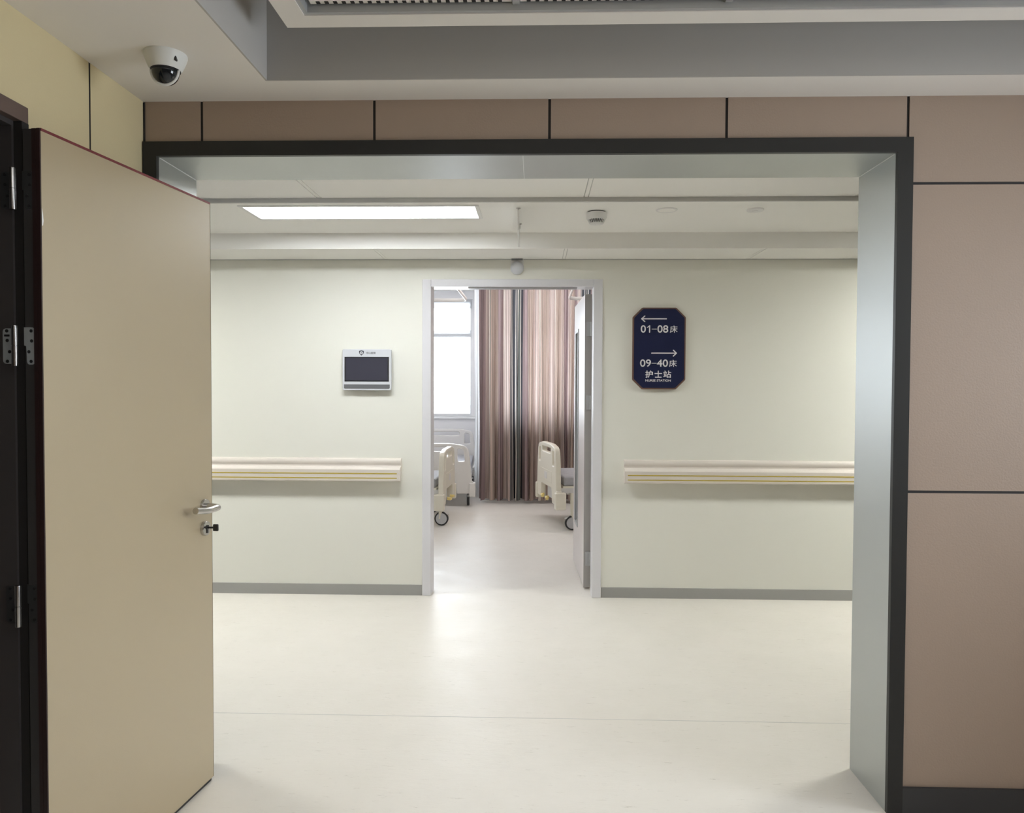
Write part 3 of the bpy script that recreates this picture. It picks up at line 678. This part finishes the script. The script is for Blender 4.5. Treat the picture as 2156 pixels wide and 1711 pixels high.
# sign pixels (crop 1555 px wide = 200 photo px) -> metres on the wall
def sp(u, v): return (.654+(u-403)/(1258-403)*.360, 1.977-(v-218)/(1560-218)*.552)
def stroke(mb, pts, w):
    P = [sp(*p) for p in pts]
    for (ax, az), (bx, bz) in zip(P[:-1], P[1:]):
        d = Vector((bx-ax, bz-az)); L = d.length; d /= L; n = Vector((-d.y, d.x)); poly = []
        for k in range(9):
            a = -math.pi/2+math.pi*k/8; v = Vector((bx, bz))+(d*math.cos(a)+n*math.sin(a))*w; poly.append(tuple(v))
        for k in range(9):
            a = math.pi/2+math.pi*k/8; v = Vector((ax, az))+(d*math.cos(a)+n*math.sin(a))*w; poly.append(tuple(v))
        mb.prism(poly, 'y', FY-.0012-len(mb.v)*.000002, FY)
a1 = MB(); stroke(a1, [(548, 402), (942, 402)], .0036); stroke(a1, [(598, 356), (548, 402), (598, 448)], .0036); a1.build('arrow', 'sign_white', sg)['label'] = 'white arrow pointing left'
a2 = MB(); stroke(a2, [(712, 963), (1106, 963)], .0036); stroke(a2, [(1058, 915), (1106, 963), (1058, 1010)], .0036); a2.build('arrow', 'sign_white', sg)['label'] = 'white arrow pointing right'
def sgtext(body, u0, u1, v0, v1, bold=.01):
    a = sp(u0, v1); c = sp(u1, v0)
    return text(body, c[0]-a[0], c[1]-a[1], (a[0]+c[0])/2, (a[1]+c[1])/2, FY, .0012, bold)
def row(parts, name, label, extra=None):
    mb = MB()
    for p in parts:
        t = sgtext(*p); mb.add(t.v, t.f)
    if extra: extra(mb)
    mb.build(name, 'sign_white', sg)['label'] = label
def one(mb): stroke(mb, [(675, 516), (675, 620)], .0036); stroke(mb, [(675, 516), (640, 543)], .0030)
row([('0', 536, 614, 509, 626, .0009), ('08', 802, 970, 509, 626, .0009), ('床', 1000, 1120, 514, 628, .0006), ('-', 710, 790, 566, 574, .0006)], 'lettering', 'white bed numbers 01-08', one)
row([('09', 530, 700, 1068, 1185, .0009), ('40', 797, 971, 1068, 1185, .0009), ('床', 992, 1112, 1074, 1187, .0006), ('-', 712, 790, 1125, 1133, .0006)], 'lettering', 'white bed numbers 09-40')
row([('护', 615, 733, 1250, 1364, .0011), ('士', 762, 878, 1252, 1362, .0011), ('站', 902, 1024, 1250, 1364, .0011), ('NURSE STATION', 616, 1020, 1394, 1428, .0005)], 'lettering', 'white nurse station lettering')

# handrails
def handrail(x0, x1, cap, label, right):
    t = thing('handrail', label, 'handrail', ((x0+x1)/2, D2, .8), group='corridor handrails')
    y = lambda d: D2-d
    prof = [(0, .945), (.012, .948), (.026, .943), (.034, .930), (.034, .915), (.028, .902), (.030, .893), (.05, .889), (.066, .884), (.074, .874), (.074, .858), (.0735, .853), (.074, .800), (.068, .793), (.03, .793), (.03, .84), (0, .84)]
    MB().prism([(y(d), z) for d, z in prof], 'x', x0, x1).build('rail', 'rail_cream', t, smooth=True)
    for z in (.8475, .8165):
        MB().box(x0+.015 if cap == 'L' else x0, x1-.015 if cap == 'R' else x1, y(.0752), y(.072), z-.0032, z+.0032).build('stripe', 'rail_yellow', t)['label'] = 'thin yellow stripe'
    xe = x1 if cap == 'R' else x0
    s = 1 if cap == 'R' else -1
    MB().prism([(y(d*1.015), .87+(z-.87)*1.01) for d, z in prof], 'x', xe, xe+s*.006).build('end_cap', 'rail_cream', t, smooth=True)
handrail(-5.9, -.921, 'R', 'cream handrail with yellow stripes along the wall left of the ward doorway', False)
handrail(.610, 5.9, 'L', 'cream handrail with yellow stripes along the wall right of the ward doorway', True)

# ================================================================== WARD
def bed(label, loc, rz, zoff, lcol, crank=True, head=True, hgt0=.60, cast=(.13, .13)):
    """local: footboard in the x-z plane at y = 0 facing -y, bed runs to +y"""
    t = thing('hospital_bed', label, 'bed', (loc[0], loc[1], 0), rz, group='hospital beds in the ward')
    Wd = .47; z = zoff
    def board(yc, name, hgt):
        o = rounded([(-Wd, z, .02), (-.27, z, .015), (-.25, z+.15, .06), (.25, z+.15, .06), (.27, z, .015), (Wd, z, .02), (Wd-.005, z+.14, .01), (Wd-.02, z+.15, .01), (Wd-.045, z+.42, .05), (Wd-.075, z+hgt-.03, .11), (.2, z+hgt, .2), (-.2, z+hgt, .2), (-Wd+.075, z+hgt-.03, .11), (-Wd+.045, z+.42, .05), (-Wd+.02, z+.15, .01), (-Wd+.005, z+.14, .01)], .02)
        hs = [rounded([(-.20, z+hgt-.095), (.20, z+hgt-.095), (.20, z+hgt-.045), (-.20, z+hgt-.045)], .02, 4)]
        for s in (-1, 1):
            q = [(s*.275, z+hgt-.215), (s*.365, z+hgt-.215), (s*.345, z+hgt-.075), (s*.275, z+hgt-.06)]
            if s < 0: q = q[::-1]
            hs.append(rounded(q, .022, 4))
        p = plate(o, hs, .055, .010).xform(Matrix.Translation((0, yc, 0)))
        bo = p.build(name, lcol, t, world=False, smooth=True)
        s_ = -1 if yc < .5 else 1
        MB().box(-.26, .26, yc+s_*.030, yc+s_*.024, z+.20, z+.32).build('raised_panel', lcol, bo, world=False, bevel=.003)
        MB().box(-.06, .06, yc+s_*.034, yc+s_*.028, z+.225, z+.295).build('card_holder', 'bed_grey', bo, world=False, bevel=.002)
        return bo
    board(0, 'footboard', hgt0)
    if head: board(2.06, 'headboard', .66)
    for s in (-1, 1):
        for yc in ((0.015, 2.045) if head else (.015,)):
            MB().box(s*Wd-.055 if s > 0 else s*Wd-.02, s*Wd+.02 if s > 0 else s*Wd+.055, yc-.055, yc+.055, z-.04, z+.13).build('corner_bumper', lcol, t, world=False, bevel=.012, segs=3)
    fm = MB()
    for s in (-1, 1): fm.box(s*.40-.02, s*.40+.02, .03, 2.03, z+.12, z+.17)
    fm.box(-.38, .38, .10, .14, z+.10, z+.15).box(-.38, .38, 1.0, 1.04, z+.12, z+.16).box(-.38, .38, 1.9, 1.94, z+.10, z+.15)
    fm.box(-.13, .13, .02, .06, z+.02, z+.15)
    fm.build('bed_frame', 'bed_frame', t, world=False)
    MB().box(-.41, .41, .06, 1.98, z+.19, z+.285).build('mattress', 'mattress', t, world=False, bevel=.02, segs=3)
    MB().box(-.42, .42, .05, 2.0, z+.165, z+.19).build('mattress_deck', lcol, t, world=False, bevel=.004)
    for s in (-1, 1):
        MB().box(s*.435-.012, s*.435+.012, 1.0, 1.85, z+.17, z+.21).build('side_rail', lcol, t, world=False, bevel=.006)
    for xx in (-.12, .09):
        if crank: MB().tube([(xx, -.02, z+.04), (xx, -.045, z+.035), (xx+.06, -.05, z+.03)], .016, 10).build('crank_handle', 'yellow_plastic', t, world=False, smooth=True)
    for s in (-1, 1):
        for yc in (cast[0 if s < 0 else 1], 1.92):
            cx = s*.40; r = .072
            MB().lathe([(r, -.014), (r, .014)], (cx, yc, r), axis='x', n=32).build('caster', 'rubber', t, world=False, bevel=.003)['label'] = 'black rubber caster'
            last = bpy.data.objects[[o.name for o in t.children if o.name.startswith('caster')][-1]]
            MB().lathe([(r*.80, -.020), (r*.80, .020)], (cx, yc, r), axis='x', n=32).build('wheel_cover', 'wheel_grey', last, world=False, bevel=.003)
            fk = MB().tube([(cx, yc+.02, r), (cx, yc+.01, r+.07), (cx, yc, max(z+.12, r+.09))], .022, 12)
            fk.build('fork', lcol, last, world=False, smooth=True)
            MB().tube([(cx+s*.0, yc-.03, r+.055), (cx, yc-.075, r+.045)], .010, 8).build('brake_pedal', 'bed_frame', last, world=False)
    return t
bed('cream hospital bed seen edge-on at the left, just behind the door frame', (-.955, 8.22, 0), math.radians(88.5), .20, 'bed_cream', hgt0=.575, cast=(.0, .22))
bed('cream hospital bed turned askew at the right of the ward beside the open ward door', (.145, 8.0, 0), math.radians(-90+12), .255, 'bed_cream', cast=(.55, .15))
bed('pale hospital bed with its end board facing the doorway below the bright window', (-1.20, 9.03, 0), math.radians(3), .16, 'bed_grey', crank=False)

# privacy curtain
def pleats(x0, x1, y, z0, z1, amp, wl, seed, drift):
    rnd = random.Random(seed); X = []; x = x0; u = 0; ph = 0
    cols = []
    while x < x1:
        cols.append((x, ph)); x += .008; ph += .008*2*math.pi/(wl*(1+.35*math.sin(x*4.1+seed)+.15*math.sin(x*11.3)))
    nz = 14; mb = MB(); V = []; UV = []; us = [0]
    def P(c, k):
        xx, p = c; t = k/nz; z = z1+(z0-z1)*t
        a = amp*(.45+.75*t)*(1+.3*math.sin(xx*7+seed))
        return (xx+drift*math.sin(p*.5+1.7)*t+.018*math.sin(p*2+t*1.5)*t, y+a*math.sin(p)+.3*a*math.sin(p*2.3+t*.8), z+(.008*math.sin(p) if k == nz else 0))
    for i in range(1, len(cols)):
        a, b2 = Vector(P(cols[i-1], 7)), Vector(P(cols[i], 7)); us.append(us[-1]+(b2-a).length)
    for i, c in enumerate(cols):
        for k in range(nz+1): V.append(P(c, k)); UV.append((us[i], k/nz))
    F = []
    for i in range(len(cols)-1):
        for k in range(nz): F.append((i*(nz+1)+k, i*(nz+1)+k+1, (i+1)*(nz+1)+k+1, (i+1)*(nz+1)+k))
    mb.add(V, F); mb.uv = UV
    return mb
cu = thing('privacy_curtain', 'long striped mauve, beige and charcoal curtain hanging across the ward', 'curtain', (.9, 9.3, 2.6))
pc = pleats(-.70, 2.6, 9.36, .045, 2.70, .048, .082, 3, .012).build('cloth', 'curtain', cu, smooth=True)
box(-.64, 2.7, 9.345, 9.375, 2.705, 2.73).build('track', 'white_plastic', cu)
hang_rods(cu, [(-.6, 9.36), (1.0, 9.36), (2.55, 9.36)], 2.73, ZW)
sh = thing('sheer_curtain', 'narrow white sheer curtain gathered at the left edge of the striped curtain', 'curtain', (-.70, 9.48, 2.7))
pleats(-.76, -.60, 9.47, .06, 2.70, .016, .05, 5, .003).build('cloth', 'sheer', sh, smooth=True)
box(-.77, -.5, 9.455, 9.485, 2.705, 2.73).build('track', 'white_plastic', sh)
hang_rods(sh, [(-.55, 9.47)], 2.73, ZW)

def curtain_track(pts, rods, label):
    t = thing('curtain_track', label, 'curtain track', pts[0])
    MB().tube(pts, .014, 12, flat=(.021, .012)).build('rail', 'bed_grey', t, smooth=True)
    hang_rods(t, rods, 2.45, ZW)
def arc(cx, cy, r, a0, a1, z, n=10): return [(cx+r*math.cos(math.radians(a0+(a1-a0)*k/n)), cy+r*math.sin(math.radians(a0+(a1-a0)*k/n)), z) for k in range(n+1)]
TZ = 2.445
curtain_track([(-3.19, 8.86, TZ)]+arc(-.92, 8.74, .12, 90, 0, TZ)+arc(-.92, 6.9, .12, 0, -90, TZ)+[(-3.19, 6.78, TZ)], [(-2.2, 8.86), (-2.2, 6.78), (-.80, 7.3)], 'curved pale curtain rail under the ward ceiling at the left of the doorway')
curtain_track([(3.19, 8.70, TZ)]+arc(.50, 8.58, .12, 90, 180, TZ)+arc(.50, 6.7, .12, 180, 270, TZ)+[(3.19, 6.58, TZ)], [(2.2, 8.70), (2.2, 6.58), (.38, 7.3)], 'curved grey curtain rail under the ward ceiling above the open ward door')
